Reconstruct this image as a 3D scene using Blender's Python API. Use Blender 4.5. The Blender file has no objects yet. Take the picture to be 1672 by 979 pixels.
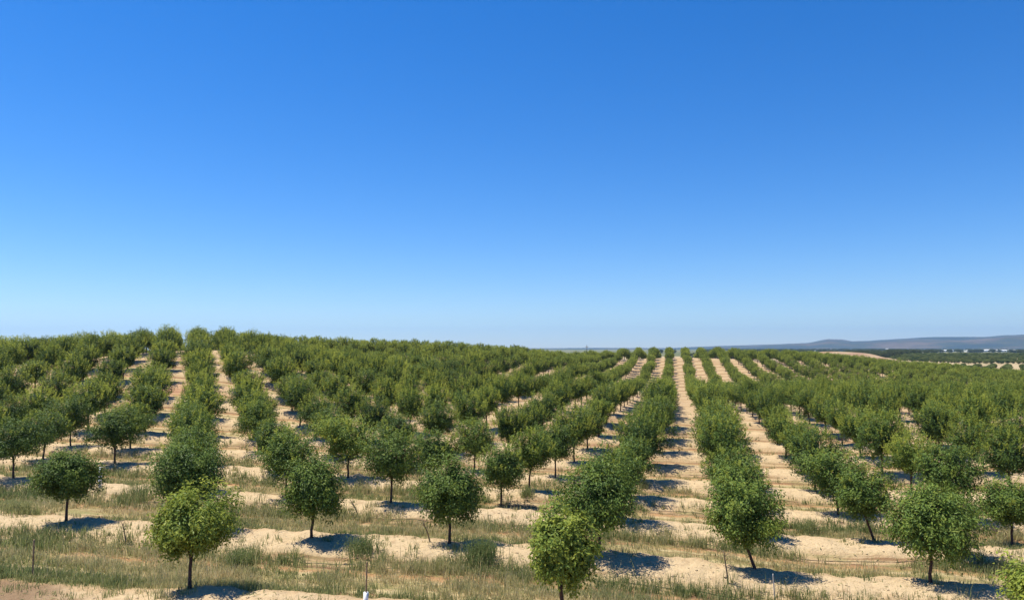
import bpy, math, random
import numpy as np
from mathutils import Vector

sc = bpy.context.scene
C = sc.collection
R = math.radians

# ------------------------------------------------------------------ camera
CAMZ = 7.0                       # metres above the orchard floor's datum
cam_d = bpy.data.cameras.new('camera'); cam = bpy.data.objects.new('camera', cam_d); C.objects.link(cam)
cam_d.sensor_width = 36.0; cam_d.lens = 36.0 * 1210.0 / 1672.0
cam_d.clip_start = 0.1; cam_d.clip_end = 60000
PITCH = math.atan(78.5 / 1210.0)
cam.location = (0, 0, CAMZ); cam.rotation_euler = (R(90) + PITCH, 0, 0)
sc.camera = cam

# ------------------------------------------------------------------ light
SUN_EL = R(66); SUN_DIR = Vector((-0.95 * math.cos(SUN_EL), 0.312 * math.cos(SUN_EL), math.sin(SUN_EL)))
w = bpy.data.worlds.new('World'); sc.world = w; w.use_nodes = True
nt = w.node_tree; bg = nt.nodes['Background']
sky = nt.nodes.new('ShaderNodeTexSky'); sky.sky_type = 'NISHITA'; sky.sun_disc = False
sky.sun_elevation = SUN_EL; sky.sun_rotation = math.atan2(SUN_DIR.x, SUN_DIR.y)
sky.altitude = 0; sky.air_density = 1.0; sky.dust_density = 0.0; sky.ozone_density = 5.0
hs = nt.nodes.new('ShaderNodeHueSaturation'); hs.inputs['Saturation'].default_value = 1.36
nt.links.new(sky.outputs[0], hs.inputs['Color']); 
tn = nt.nodes.new('ShaderNodeMix'); tn.data_type = 'RGBA'; tn.blend_type = 'MULTIPLY'; tn.inputs[0].default_value = 1.0
tn.inputs[7].default_value = (0.84, 0.93, 1.16, 1)
nt.links.new(hs.outputs[0], tn.inputs[6]); nt.links.new(tn.outputs[2], bg.inputs['Color'])
bg.inputs['Strength'].default_value = 0.078
sd = bpy.data.lights.new('sun', 'SUN'); sd.energy = 5.0; sd.angle = R(0.53); sd.color = (1.0, 0.935, 0.80)
sun = bpy.data.objects.new('sun', sd); C.objects.link(sun)
sun.rotation_euler = SUN_DIR.to_track_quat('Z', 'Y').to_euler(); sun.location = (0, 0, 50)
sc.view_settings.view_transform = 'Standard'; sc.view_settings.look = 'None'
sc.view_settings.gamma = 1; sc.view_settings.exposure = 0.72
sc.render.engine = 'CYCLES'
sc.cycles.max_bounces = 6; sc.cycles.diffuse_bounces = 2; sc.cycles.transmission_bounces = 2; sc.cycles.volume_bounces = 1; sc.cycles.transparent_max_bounces = 8

# ------------------------------------------------------------------ helpers
def tag(o, label=None, cat=None, group=None, kind=None):
    if label: o['label'] = label
    if cat: o['category'] = cat
    if group: o['group'] = group
    if kind: o['kind'] = kind
    return o

def mesh_np(name, V, faces_list, attrs=None, smooth=False):
    """faces_list: list of int arrays (n,k)"""
    me = bpy.data.meshes.new(name)
    V = np.asarray(V, dtype=np.float32)
    me.vertices.add(len(V)); me.vertices.foreach_set('co', V.ravel())
    faces_list = [np.asarray(f, dtype=np.int32) for f in faces_list if len(f)]
    loops = np.concatenate([f.ravel() for f in faces_list])
    tot = np.concatenate([np.full(len(f), f.shape[1], dtype=np.int32) for f in faces_list])
    start = np.concatenate([[0], np.cumsum(tot)[:-1]]).astype(np.int32)
    me.loops.add(len(loops)); me.loops.foreach_set('vertex_index', loops)
    me.polygons.add(len(tot)); me.polygons.foreach_set('loop_start', start)
    me.polygons.foreach_set('loop_total', tot)
    if attrs:
        for k, a in attrs.items():
            at = me.attributes.new(k, 'FLOAT', 'POINT'); at.data.foreach_set('value', np.asarray(a, dtype=np.float32))
    me.update(calc_edges=True)
    me.polygons.foreach_set('use_smooth', np.full(len(tot), smooth))
    return me

def obj(name, me, mat=None, parent=None, loc=None):
    o = bpy.data.objects.new(name, me); C.objects.link(o)
    if mat is not None and me is not None and len(me.materials) == 0: me.materials.append(mat)
    if parent is not None: o.parent = parent
    if loc is not None: o.location = loc
    return o

def hash2(ix, iy, seed):
    h = (ix.astype(np.int64) * 374761393 + iy.astype(np.int64) * 668265263 + seed * 1442695041) & 0xFFFFFFFF
    h = ((h ^ (h >> 13)) * 1274126177) & 0xFFFFFFFF
    h = (h ^ (h >> 16)) & 0xFFFFFFFF
    return h / 4294967295.0

def vnoise(x, y, seed=0):
    x = np.asarray(x, dtype=float); y = np.asarray(y, dtype=float)
    ix = np.floor(x); iy = np.floor(y); fx = x - ix; fy = y - iy
    fx = fx * fx * (3 - 2 * fx); fy = fy * fy * (3 - 2 * fy)
    a = hash2(ix, iy, seed); b = hash2(ix + 1, iy, seed); c = hash2(ix, iy + 1, seed); d = hash2(ix + 1, iy + 1, seed)
    return (a * (1 - fx) + b * fx) * (1 - fy) + (c * (1 - fx) + d * fx) * fy

def fbm(x, y, seed=0, oct=3):
    s = 0; a = 1; t = 0
    for i in range(oct):
        s = s + a * vnoise(x * 2 ** i, y * 2 ** i, seed + i * 17); t += a; a *= 0.5
    return s / t

# ------------------------------------------------------------------ materials
def new_mat(name):
    m = bpy.data.materials.new(name); m.use_nodes = True
    n = m.node_tree; b = n.nodes['Principled BSDF']
    return m, n, b

def simple(name, col, rough=0.8, var=0.0, scale=8.0, bump=0.0):
    m, n, b = new_mat(name); b.inputs['Roughness'].default_value = rough
    if var > 0:
        tc = n.nodes.new('ShaderNodeTexCoord'); no = n.nodes.new('ShaderNodeTexNoise'); no.inputs['Scale'].default_value = scale; no.inputs['Detail'].default_value = 5
        n.links.new(tc.outputs['Object'], no.inputs['Vector'])
        r = n.nodes.new('ShaderNodeValToRGB'); r.color_ramp.elements[0].position = 0.3; r.color_ramp.elements[1].position = 0.7
        r.color_ramp.elements[0].color = tuple(c * (1 - var) for c in col) + (1,)
        r.color_ramp.elements[1].color = tuple(min(1, c * (1 + var)) for c in col) + (1,)
        n.links.new(no.outputs['Fac'], r.inputs['Fac']); n.links.new(r.outputs[0], b.inputs['Base Color'])
        if bump:
            bp = n.nodes.new('ShaderNodeBump'); bp.inputs['Strength'].default_value = bump; bp.inputs['Distance'].default_value = 0.02
            n.links.new(no.outputs['Fac'], bp.inputs['Height']); n.links.new(bp.outputs[0], b.inputs['Normal'])
    else:
        b.inputs['Base Color'].default_value = tuple(col) + (1,)
    return m

def leaf_mat(name, dark, mid, light, transl=0.13, gloss=0.16, tint=True):
    m = bpy.data.materials.new(name); m.use_nodes = True; n = m.node_tree
    b = n.nodes['Principled BSDF']; out = n.nodes['Material Output']
    at = n.nodes.new('ShaderNodeAttribute'); at.attribute_name = 'leafvar'
    r = n.nodes.new('ShaderNodeValToRGB'); e = r.color_ramp.elements
    e[0].position = 0.0; e[0].color = dark + (1,); e[1].position = 1.0; e[1].color = light + (1,)
    x = e.new(0.5); x.color = mid + (1,)
    fac = at.outputs['Fac']
    if tint:
        oa = n.nodes.new('ShaderNodeAttribute'); oa.attribute_type = 'OBJECT'; oa.attribute_name = 'tint'
        ad = n.nodes.new('ShaderNodeMath'); ad.operation = 'ADD'; ad.use_clamp = True
        n.links.new(fac, ad.inputs[0]); n.links.new(oa.outputs['Fac'], ad.inputs[1]); fac = ad.outputs[0]
    n.links.new(fac, r.inputs['Fac'])
    n.links.new(r.outputs[0], b.inputs['Base Color'])
    b.inputs['Roughness'].default_value = 0.5; b.inputs['Specular IOR Level'].default_value = gloss
    tr = n.nodes.new('ShaderNodeBsdfTranslucent'); mx = n.nodes.new('ShaderNodeMixShader'); mx.inputs[0].default_value = transl
    hv = n.nodes.new('ShaderNodeHueSaturation'); hv.inputs['Hue'].default_value = 0.485; hv.inputs['Value'].default_value = 1.3
    n.links.new(r.outputs[0], hv.inputs['Color']); n.links.new(hv.outputs[0], tr.inputs['Color'])
    if tint or 'far' in name:       # young pale leaves are thinner and let more light through
        tf = n.nodes.new('ShaderNodeMapRange'); tf.inputs[1].default_value = 0.25; tf.inputs[2].default_value = 0.85
        tf.inputs[3].default_value = transl; tf.inputs[4].default_value = 0.42; n.links.new(fac, tf.inputs[0]); n.links.new(tf.outputs[0], mx.inputs[0])
    n.links.new(b.outputs[0], mx.inputs[1]); n.links.new(tr.outputs[0], mx.inputs[2]); n.links.new(mx.outputs[0], out.inputs['Surface'])
    return m

M_LEAF = leaf_mat('orchard_leaf', (0.025, 0.056, 0.018), (0.128, 0.195, 0.036), (0.37, 0.41, 0.070))
M_LEAFFAR = leaf_mat('orchard_leaf_far', (0.024, 0.052, 0.018), (0.132, 0.195, 0.040), (0.35, 0.40, 0.080), tint=False)
M_BARK = simple('bark', (0.085, 0.045, 0.032), 0.9, 0.45, 14, 0.6)
M_GRASS = leaf_mat('grass_blades', (0.10, 0.16, 0.055), (0.25, 0.27, 0.11), (0.56, 0.47, 0.25), 0.45, 0.1, False)
M_PLAIN = leaf_mat('plain_orchard_leaf', (0.04, 0.07, 0.026), (0.095, 0.14, 0.04), (0.22, 0.25, 0.075), 0.15, 0.1, False)
M_WOOD = leaf_mat('far_wood_leaf', (0.05, 0.075, 0.034), (0.085, 0.115, 0.05), (0.13, 0.155, 0.07), 0.15, 0.1, False)
M_STAKE = simple('weathered_wood', (0.30, 0.20, 0.11), 0.9, 0.35, 12, 0.4)
M_GREY = simple('grey_metal', (0.42, 0.40, 0.37), 0.6, 0.2, 10)
M_TUBE = simple('white_plastic', (0.78, 0.79, 0.80), 0.5, 0.06, 6)
M_HOSE = simple('black_hose', (0.022, 0.020, 0.020), 0.6, 0.3, 5)
M_TWIG = simple('dry_twig', (0.20, 0.15, 0.09), 0.95, 0.3, 14)

# ------------------------------------------------------------------ terrain height
ALPHA = R(12.4); SA, CA = math.sin(ALPHA), math.cos(ALPHA)
V0, RS, US = 17.4, 7.0, 5.0          # first ridge, ridge spacing, tree spacing
def uv_of(x, y): return x * CA - y * SA, x * SA + y * CA
def xy_of(u, v): return u * CA + v * SA, -u * SA + v * CA

PROF = {   # column of the view -> (depth, metres below the camera)
    -700: [(20, 6.6), (38, 6.6), (60, 7.0), (75, 5.6), (90, 4.4), (110, 4.6), (150, 7), (300, 10), (600, 12), (900, 12)],
    0:    [(20, 6.5), (28, 6.6), (38, 6.6), (45, 6.7), (53, 7.0), (62, 7.0), (71, 6.1), (80, 4.7), (88, 3.5), (96, 2.7), (105, 2.4), (125, 3.2), (160, 6), (300, 10), (600, 12), (900, 12)],
    330:  [(20, 6.4), (27, 6.7), (36, 6.8), (44, 6.9), (52, 7.1), (60, 7.1), (68, 6.2), (77, 5.0), (85, 3.8), (92, 2.8), (105, 1.4), (125, 0.4), (140, 0.45), (165, 1.2), (250, 6), (400, 11), (600, 12), (900, 12)],
    600:  [(20, 6.4), (26, 6.7), (33, 6.9), (41, 7.2), (52, 7.1), (64, 6.8), (71, 6.7), (80, 6.2), (92, 5.2), (105, 4.6), (118, 4.5), (132, 3.6), (150, 1.9), (165, 1.3), (190, 1.9), (250, 5), (400, 11), (600, 12), (900, 12)],
    836:  [(18, 6.3), (25, 6.65), (32, 7.0), (39, 7.5), (46, 7.9), (58, 8.0), (67, 7.7), (75, 6.9), (84, 6.6), (98, 7.0), (112, 5.8), (128, 4.1), (150, 3.2), (175, 2.9), (210, 4.2), (300, 8), (400, 11), (600, 12), (900, 12)],
    1100: [(18, 6.4), (24, 6.85), (31, 7.2), (38, 7.6), (46, 8.0), (58, 8.2), (68, 7.9), (80, 7.2), (95, 8.0), (115, 9.2), (140, 9.8), (160, 9.4), (200, 7.0), (233, 3.1), (250, 3.3), (300, 6), (400, 10), (600, 12), (900, 12)],
    1300: [(20, 6.85), (29, 7.5), (36, 8.0), (46, 8.2), (58, 8.2), (67, 8.1), (80, 7.6), (95, 8.2), (120, 9.0), (150, 8.4), (175, 6.9), (200, 4.8), (220, 4.0), (260, 5), (400, 10), (600, 12), (900, 12)],
    1500: [(21, 6.9), (29, 7.6), (35, 8.0), (42, 8.1), (50, 8.0), (58, 7.9), (66, 7.6), (78, 7.7), (98, 8.6), (130, 9.0), (160, 8.2), (200, 7.2), (215, 7.2), (260, 8.8), (400, 12.5), (600, 14.2), (700, 13.4), (1000, 9.2)],
    1672: [(20, 7.0), (28, 7.6), (36, 8.0), (45, 7.9), (55, 7.7), (66, 7.5), (80, 7.8), (100, 8.8), (140, 9.6), (180, 9.3), (260, 10.8), (400, 12.8), (520, 14.0), (600, 14.0), (700, 13.4), (1000, 9.2)],
    2300: [(20, 7.4), (40, 8.2), (70, 8.2), (140, 10), (260, 11.5), (400, 13), (600, 14), (1000, 10)],
}
RG = np.concatenate([np.arange(0, 300, 1.0), np.arange(300, 1300, 10.0), [1600, 2400, 15000]])
_cols = sorted(PROF); _th = []; _tab = []
for px in _cols:
    th = math.atan((px - 836) / 1210.0); d = PROF[px]
    rr = np.array([p[0] for p in d]) / math.cos(th); hh = np.array([p[1] for p in d])
    rr = np.concatenate([[0, 4, 12.5], rr, [max(1500, rr[-1] + 200), 2400, 15000]])
    hh = np.concatenate([[1.65, 2.6, 6.6], hh, [11, 12, 12]])
    H = np.interp(RG, rr, hh)
    for _ in range(3):
        K = H.copy(); K[3:297] = (H[0:294] + H[1:295] + 2 * H[2:296] + 3 * H[3:297] + 2 * H[4:298] + H[5:299] + H[6:300]) / 11; H = K
    _th.append(th); _tab.append(H)
_th = np.array(_th); _tab = np.array(_tab)

def base_h(x, y):
    r = np.hypot(x, y); th = np.arctan2(x, y)
    tj = np.clip(th, _th[0], _th[-1])
    i = np.clip(np.searchsorted(_th, tj) - 1, 0, len(_th) - 2)
    f = (tj - _th[i]) / (_th[i + 1] - _th[i])
    # cubic (Catmull-Rom) across the columns
    rj = np.interp(r, RG, np.arange(len(RG))); j = np.clip(rj.astype(int), 0, len(RG) - 2); g = rj - j
    def col(k):
        k = np.clip(k, 0, len(_th) - 1); return _tab[k, j] * (1 - g) + _tab[k, j + 1] * g
    a, b, c, d = col(i - 1), col(i), col(i + 1), col(i + 2)
    near = f * f * (3 - 2 * f)
    H = b * (1 - near) + c * near
    Hc = b + 0.5 * f * (c - a + f * (2 * a - 5 * b + 4 * c - d + f * (3 * (b - c) + d - a)))
    return CAMZ - (0.5 * H + 0.5 * Hc)

def bare_mound(x, y):
    return 9.6 * np.exp(-(((x - 284) / 34) ** 4 + ((y - 640) / 70) ** 2))

def ridge_s(x, y):
    u, v = uv_of(x, y)
    v = v + 0.25 * (vnoise(u * 0.12, v * 0.15, 3) - 0.5)
    p = (v - V0) / RS
    return (p - np.floor(p + 0.5)) * RS

def height(x, y):
    x = np.asarray(x, dtype=float); y = np.asarray(y, dtype=float)
    r = np.hypot(x, y); z = base_h(x, y) + bare_mound(x, y)
    s = ridge_s(x, y) ; u, v = uv_of(x, y)
    amp = np.clip((v - 11.5) / 3, 0, 1) * np.clip((300 - r) / 40, 0, 1)
    s2 = s + 0.30 * (fbm(u * 0.7, v * 0.7, 5) - 0.5)
    k = np.clip((2.0 - np.abs(s2)) / 1.15, 0, 1); k = k * k * (3 - 2 * k)
    k = k * (1 - 0.8 * np.clip((-u - 12.5) / 3, 0, 1) * np.clip((21 - v) / 1.5, 0, 1))
    z = z + amp * (0.40 * k - 0.36)
    z = z - amp * 0.05 * (np.exp(-((s + 2.75) / 0.28) ** 2) + np.exp(-((s - 2.75) / 0.28) ** 2))
    cl = fbm(u * 1.6, v * 1.6, 9, 4) - 0.5
    z = z + amp * np.clip((110 - r) / 40, 0, 1) * cl * (0.10 + 0.14 * k) + amp * np.clip((60 - r) / 25, 0, 1) * 0.075 * (vnoise(u * 3.2, v * 3.6, 19) * vnoise(u * 0.8, v * 0.8, 23) - 0.25)
    far = np.clip((r - 1200) / 2500, 0, 1)
    z = z + far * 6 * (fbm(x / 900, y / 900, 31) - 0.5)
    return z

def px_ray(px, py):
    dx = (px - 836) / 1210.0; dy = -(py - 489.5) / 1210.0
    return np.array([dx, math.cos(PITCH) - dy * math.sin(PITCH), dy * math.cos(PITCH) + math.sin(PITCH)])

def ground_at(px, py):
    d = px_ray(px, py); t = np.arange(14, 300, 0.05)
    z = CAMZ + t * d[2]; g = height(t * d[0], t * d[1])
    i = np.argmax(z <= g)
    return float(t[i] * d[0]), float(t[i] * d[1])

def project(x, y, z):
    c, s = math.cos(PITCH), math.sin(PITCH)
    zz = z - CAMZ; dep = y * c + zz * s; up = -y * s + zz * c
    return 836 + 1210 * x / dep, 489.5 - 1210 * up / dep, dep

# ------------------------------------------------------------------ ground sheet
def build_ground():
    th = np.concatenate([np.arange(-180, -48, 4.0), np.arange(-48, -38, 0.6), np.arange(-38, 38, 0.11), np.arange(38, 48, 0.6), np.arange(48, 180, 4.0)])
    r = np.concatenate([[0.6, 2, 4, 6, 8, 10, 12, 14], np.arange(15, 42, 0.13), np.arange(42, 85, 0.28), np.arange(85, 270, 0.8),
                        np.geomspace(270, 15000, 90)])
    T, Rr = np.meshgrid(np.radians(th), r)
    X = Rr * np.sin(T); Y = Rr * np.cos(T); Z = height(X, Y)
    n, m = X.shape
    V = np.stack([X.ravel(), Y.ravel(), Z.ravel()], 1)
    idx = np.arange(n * m).reshape(n, m)
    a = idx[:-1, :]; b = idx[1:, :]
    q = np.stack([a.ravel(), np.roll(a, -1, 1).ravel(), np.roll(b, -1, 1).ravel(), b.ravel()], 1)
    V = np.concatenate([V, [[0, 0, float(height(0.0, 0.0))]]]); c = n * m
    i0 = idx[0]; tri = np.stack([np.full(m, c), np.roll(i0, -1), i0], 1)
    q = q[:, ::-1]; tri = tri[:, ::1]
    # make faces point up
    me = mesh_np('ground', V, [q, tri], smooth=True)
    return me

def ground_material():
    m, n, b = new_mat('orchard_soil'); b.inputs['Roughness'].default_value = 0.95; b.inputs['Specular IOR Level'].default_value = 0.1
    N = n.nodes; L = n.links
    def math_(op, a, b2=None, clamp=False):
        k = N.new('ShaderNodeMath'); k.operation = op; k.use_clamp = clamp
        for i, v in enumerate((a, b2)):
            if v is None: continue
            if isinstance(v, (int, float)): k.inputs[i].default_value = v
            else: L.new(v, k.inputs[i])
        return k.outputs[0]
    def noise(vec, scale, detail=4, rough=0.55):
        k = N.new('ShaderNodeTexNoise'); k.inputs['Scale'].default_value = scale; k.inputs['Detail'].default_value = detail
        k.inputs['Roughness'].default_value = rough; L.new(vec, k.inputs['Vector']); return k.outputs['Fac']
    def mix(f, a, b2):
        k = N.new('ShaderNodeMix'); k.data_type = 'RGBA'
        if isinstance(f, (int, float)): k.inputs[0].default_value = f
        else: L.new(f, k.inputs[0])
        for i, v in ((6, a), (7, b2)):
            if isinstance(v, tuple): k.inputs[i].default_value = v + (1,)
            else: L.new(v, k.inputs[i])
        return k.outputs[2]
    def step(v, lo, hi):
        k = N.new('ShaderNodeMapRange'); k.interpolation_type = 'SMOOTHSTEP'; L.new(v, k.inputs[0])
        k.inputs[1].default_value = lo; k.inputs[2].default_value = hi; return k.outputs[0]
    tc = N.new('ShaderNodeTexCoord'); P = tc.outputs['Object']
    sx = N.new('ShaderNodeSeparateXYZ'); L.new(P, sx.inputs[0]); X, Y = sx.outputs[0], sx.outputs[1]
    u = math_('SUBTRACT', math_('MULTIPLY', X, CA), math_('MULTIPLY', Y, SA))
    v = math_('ADD', math_('MULTIPLY', X, SA), math_('MULTIPLY', Y, CA))
    # coordinate stretched along the ridges (tractor passes)
    cb = N.new('ShaderNodeCombineXYZ'); L.new(math_('MULTIPLY', u, 0.22), cb.inputs[0]); L.new(v, cb.inputs[1]); ST = cb.outputs[0]
    nz = noise(P, 0.7, 5); nst = noise(ST, 1.4, 5, 0.6)
    warp = math_('ADD', math_('MULTIPLY', math_('SUBTRACT', nz, 0.5), 0.09), math_('MULTIPLY', math_('SUBTRACT', nst, 0.5), 0.10))
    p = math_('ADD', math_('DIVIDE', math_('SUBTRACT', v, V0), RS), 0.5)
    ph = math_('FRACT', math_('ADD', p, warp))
    r = N.new('ShaderNodeValToRGB'); r.color_ramp.interpolation = 'EASE'; e = r.color_ramp.elements
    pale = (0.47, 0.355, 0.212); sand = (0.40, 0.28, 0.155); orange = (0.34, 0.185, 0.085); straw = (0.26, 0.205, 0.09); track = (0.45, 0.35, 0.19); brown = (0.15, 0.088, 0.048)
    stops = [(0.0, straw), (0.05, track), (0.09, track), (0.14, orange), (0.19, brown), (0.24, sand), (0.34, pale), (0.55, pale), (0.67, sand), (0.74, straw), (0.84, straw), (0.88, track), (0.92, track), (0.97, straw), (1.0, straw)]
    e[0].position = 0; e[0].color = stops[0][1] + (1,); e[1].position = 1; e[1].color = stops[-1][1] + (1,)
    for pos, col in stops[1:-1]:
        q = e.new(pos); q.color = col + (1,)
    L.new(ph, r.inputs['Fac']); col = r.outputs[0]
    # mottling
    n2 = noise(P, 2.3, 6, 0.65); n3 = noise(P, 9.0, 5, 0.7)
    col = mix(math_('MULTIPLY', step(n2, 0.5, 0.72), 0.55), col, (0.30, 0.19, 0.105))
    col = mix(math_('MULTIPLY', step(n3, 0.52, 0.75), 0.45), col, (0.20, 0.135, 0.08))
    col = mix(math_('MULTIPLY', step(n3, 0.50, 0.30), 0.35), col, (0.56, 0.46, 0.31))
    cb2 = N.new('ShaderNodeCombineXYZ'); L.new(math_('MULTIPLY', u, 0.06), cb2.inputs[0]); L.new(v, cb2.inputs[1])
    n4 = noise(cb2.outputs[0], 1.9, 6, 0.7)
    offb = step(math_('ABSOLUTE', math_('SUBTRACT', ph, 0.5)), 0.12, 0.22)
    col = mix(math_('MULTIPLY', math_('MULTIPLY', step(n4, 0.50, 0.62), offb), 0.85), col, (0.21, 0.12, 0.062))
    col = mix(math_('MULTIPLY', step(n4, 0.46, 0.34), 0.3), col, (0.50, 0.39, 0.235))
    col = mix(math_('MULTIPLY', step(v, 40, 120), 0.42), col, (0.28, 0.185, 0.105))
    # thin green ground weeds in the strips
    onber = step(math_('ABSOLUTE', math_('SUBTRACT', ph, 0.5)), 0.16, 0.26)
    weed = math_('MULTIPLY', step(noise(ST, 2.6, 6, 0.7), 0.45, 0.62), onber)
    nearv = math_('SUBTRACT', 1.0, math_('MULTIPLY', step(v, 38, 70), 0.75))
    col = mix(math_('MULTIPLY', math_('MULTIPLY', weed, nearv), 0.6), col, (0.20, 0.20, 0.075))
    # freshly turned red earth, near left corner and odd far patches
    red = math_('MULTIPLY', step(math_('ADD', math_('ADD', v, math_('MULTIPLY', u, 0.33)), math_('MULTIPLY', nz, 2.4)), 14.2, 13.2), step(u, -11.0, -14.0))
    col = mix(math_('MULTIPLY', red, 0.75), col, (0.15, 0.088, 0.05))
    redp = math_('MULTIPLY', step(noise(P, 0.045, 2), 0.60, 0.70), step(v, 50, 70))
    col = mix(math_('MULTIPLY', redp, 0.5), col, (0.36, 0.18, 0.11))
    # farmland beyond the orchard
    ln = N.new('ShaderNodeVectorMath'); ln.operation = 'LENGTH'; L.new(P, ln.inputs[0])
    fn = noise(P, 0.004, 3); 
    rf = N.new('ShaderNodeValToRGB'); rf.color_ramp.interpolation = 'CONSTANT'; ee = rf.color_ramp.elements
    ee[0].color = (0.10, 0.115, 0.05, 1); ee[1].position = 0.47; ee[1].color = (0.17, 0.16, 0.08, 1)
    z = ee.new(0.54); z.color = (0.08, 0.10, 0.045, 1); z = ee.new(0.60); z.color = (0.28, 0.23, 0.14, 1)
    L.new(fn, rf.inputs['Fac'])
    col = mix(step(ln.outputs['Value'], 1050, 1120), col, rf.outputs[0])
    far = mix(step(noise(P, 0.05, 4), 0.4, 0.65), (0.40, 0.32, 0.19), (0.26, 0.21, 0.11))
    inter = math_('MULTIPLY', step(ln.outputs['Value'], 300, 330), step(ln.outputs['Value'], 1110, 1060))
    col = mix(math_('MULTIPLY', inter, 0.8), col, far)
    # bare tan mound
    dx = math_('DIVIDE', math_('SUBTRACT', X, 284), 43); dy = math_('DIVIDE', math_('SUBTRACT', Y, 640), 95)
    dd = math_('ADD', math_('ADD', math_('MULTIPLY', dx, dx), math_('MULTIPLY', dy, dy)), math_('MULTIPLY', math_('SUBTRACT', noise(P, 0.03, 4), 0.5), 1.2))
    mcol = mix(step(noise(P, 0.06, 4), 0.45, 0.6), (0.34, 0.245, 0.15), (0.25, 0.15, 0.095))
    col = mix(step(dd, 1.3, 1.0), col, mcol)
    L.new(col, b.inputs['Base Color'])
    bp = N.new('ShaderNodeBump'); bp.inputs['Strength'].default_value = 0.9; bp.inputs['Distance'].default_value = 0.13
    hsum = math_('ADD', math_('MULTIPLY', n3, 0.45), math_('ADD', math_('MULTIPLY', n2, 0.8), math_('MULTIPLY', noise(P, 28, 3), 0.18)))
    L.new(hsum, bp.inputs['Height']); L.new(bp.outputs[0], b.inputs['Normal'])
    return m

g = obj('ground', build_ground(), ground_material()); tag(g, kind='structure', label='sandy orchard ground with raised planting ridges and wheel tracks')
if g.data.polygons[50000].normal.z < 0: g.data.flip_normals()

# ------------------------------------------------------------------ far hills
def build_hills():
    px = np.array([700, 950, 1100, 1130, 1200, 1260, 1320, 1340, 1352, 1375, 1390, 1420, 1500, 1550, 1600, 1672, 1760, 1900, 2100])
    py = np.array([567, 566, 566, 564, 562, 559.5, 557, 553, 551, 551.5, 554.5, 554, 550, 548, 547, 543.5, 541, 545, 552])
    tx = np.linspace(math.atan((700 - 836) / 1210), math.atan((2100 - 836) / 1210), 420)
    d = np.linspace(5600, 10500, 60)
    el = np.interp(np.tan(tx) * 1210 + 836, px, 567.5 - py) / 1210.0
    T, D = np.meshgrid(tx, d); E = np.tile(el, (len(d), 1))
    f = (D - 5600) / 2900.0
    X = D * np.sin(T); Y = D * np.cos(T)
    top = E * 8500 * np.cos(T)
    shape = np.where(f < 1, f * f * (3 - 2 * f), np.clip(1 - (f - 1) * 1.4, 0, 1))
    lowr = np.exp(-((f - 0.42) / 0.16) ** 2) * 0.40
    nn = fbm(X / 500, Y / 500, 77, 5)
    Z = CAMZ - 22 + (top + 15) * np.clip(shape, 0, 1) * (0.80 + 0.28 * nn) + top * lowr * (0.5 + nn) * 0.8
    n, m = X.shape; idx = np.arange(n * m).reshape(n, m)
    q = np.stack([idx[:-1, :-1].ravel(), idx[:-1, 1:].ravel(), idx[1:, 1:].ravel(), idx[1:, :-1].ravel()], 1)
    me = mesh_np('hills', np.stack([X.ravel(), Y.ravel(), Z.ravel()], 1), [q], smooth=True)
    m_, n_, b = new_mat('wooded_hillside'); b.inputs['Roughness'].default_value = 1.0
    tc = n_.nodes.new('ShaderNodeTexCoord')
    n1 = n_.nodes.new('ShaderNodeTexNoise'); n1.inputs['Scale'].default_value = 0.0022; n1.inputs['Detail'].default_value = 8; n1.inputs['Roughness'].default_value = 0.62
    n_.links.new(tc.outputs['Object'], n1.inputs['Vector'])
    r = n_.nodes.new('ShaderNodeValToRGB'); e = r.color_ramp.elements
    e[0].position = 0.42; e[0].color = (0.010, 0.024, 0.022, 1); e[1].position = 0.66; e[1].color = (0.10, 0.075, 0.055, 1)
    x = e.new(0.52); x.color = (0.032, 0.042, 0.028, 1); x = e.new(0.58); x.color = (0.065, 0.052, 0.038, 1)
    n_.links.new(n1.outputs['Fac'], r.inputs['Fac']); n_.links.new(r.outputs[0], b.inputs['Base Color'])
    tag(obj('hills', me, m_), kind='structure', label='low wooded blue hills on the horizon at the right')
build_hills()

# ------------------------------------------------------------------ crowns and trunks
def rand_dirs(rng, n):
    v = rng.normal(size=(n, 3)); return v / np.linalg.norm(v, axis=1, keepdims=True)

def leaves_from(P, D, L, W, rng, var, up=0.3, out=None):
    """folded leaf at P along D, length L, width W"""
    n = len(P); D = D / np.linalg.norm(D, axis=1, keepdims=True)
    if out is None: a = rand_dirs(rng, n) + np.array([0, 0, up]); S = np.cross(D, a)
    else:
        a = out * 0.95 + rand_dirs(rng, n) * 0.55 + np.array([0, 0, 0.35]); a /= np.linalg.norm(a, axis=1, keepdims=True) + 1e-9
        D = D - a * np.sum(D * a, 1, keepdims=True) * 0.75; D /= np.linalg.norm(D, axis=1, keepdims=True) + 1e-9; S = np.cross(D, a)
    S /= np.linalg.norm(S, axis=1, keepdims=True) + 1e-9
    Nn = np.cross(S, D)
    L = L[:, None]; W = W[:, None]
    p0 = P; p1 = P + D * L * 0.45 + S * W * 0.5 + Nn * W * 0.18; p2 = P + D * L - Nn * L * 0.08; p3 = P + D * L * 0.45 - S * W * 0.5 + Nn * W * 0.18
    V = np.stack([p0, p1, p2, p3], 1).reshape(-1, 3)
    b = np.arange(n) * 4
    T = np.concatenate([np.stack([b, b + 1, b + 2], 1), np.stack([b, b + 2, b + 3], 1)])
    return V, T, np.repeat(var, 4)

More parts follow.
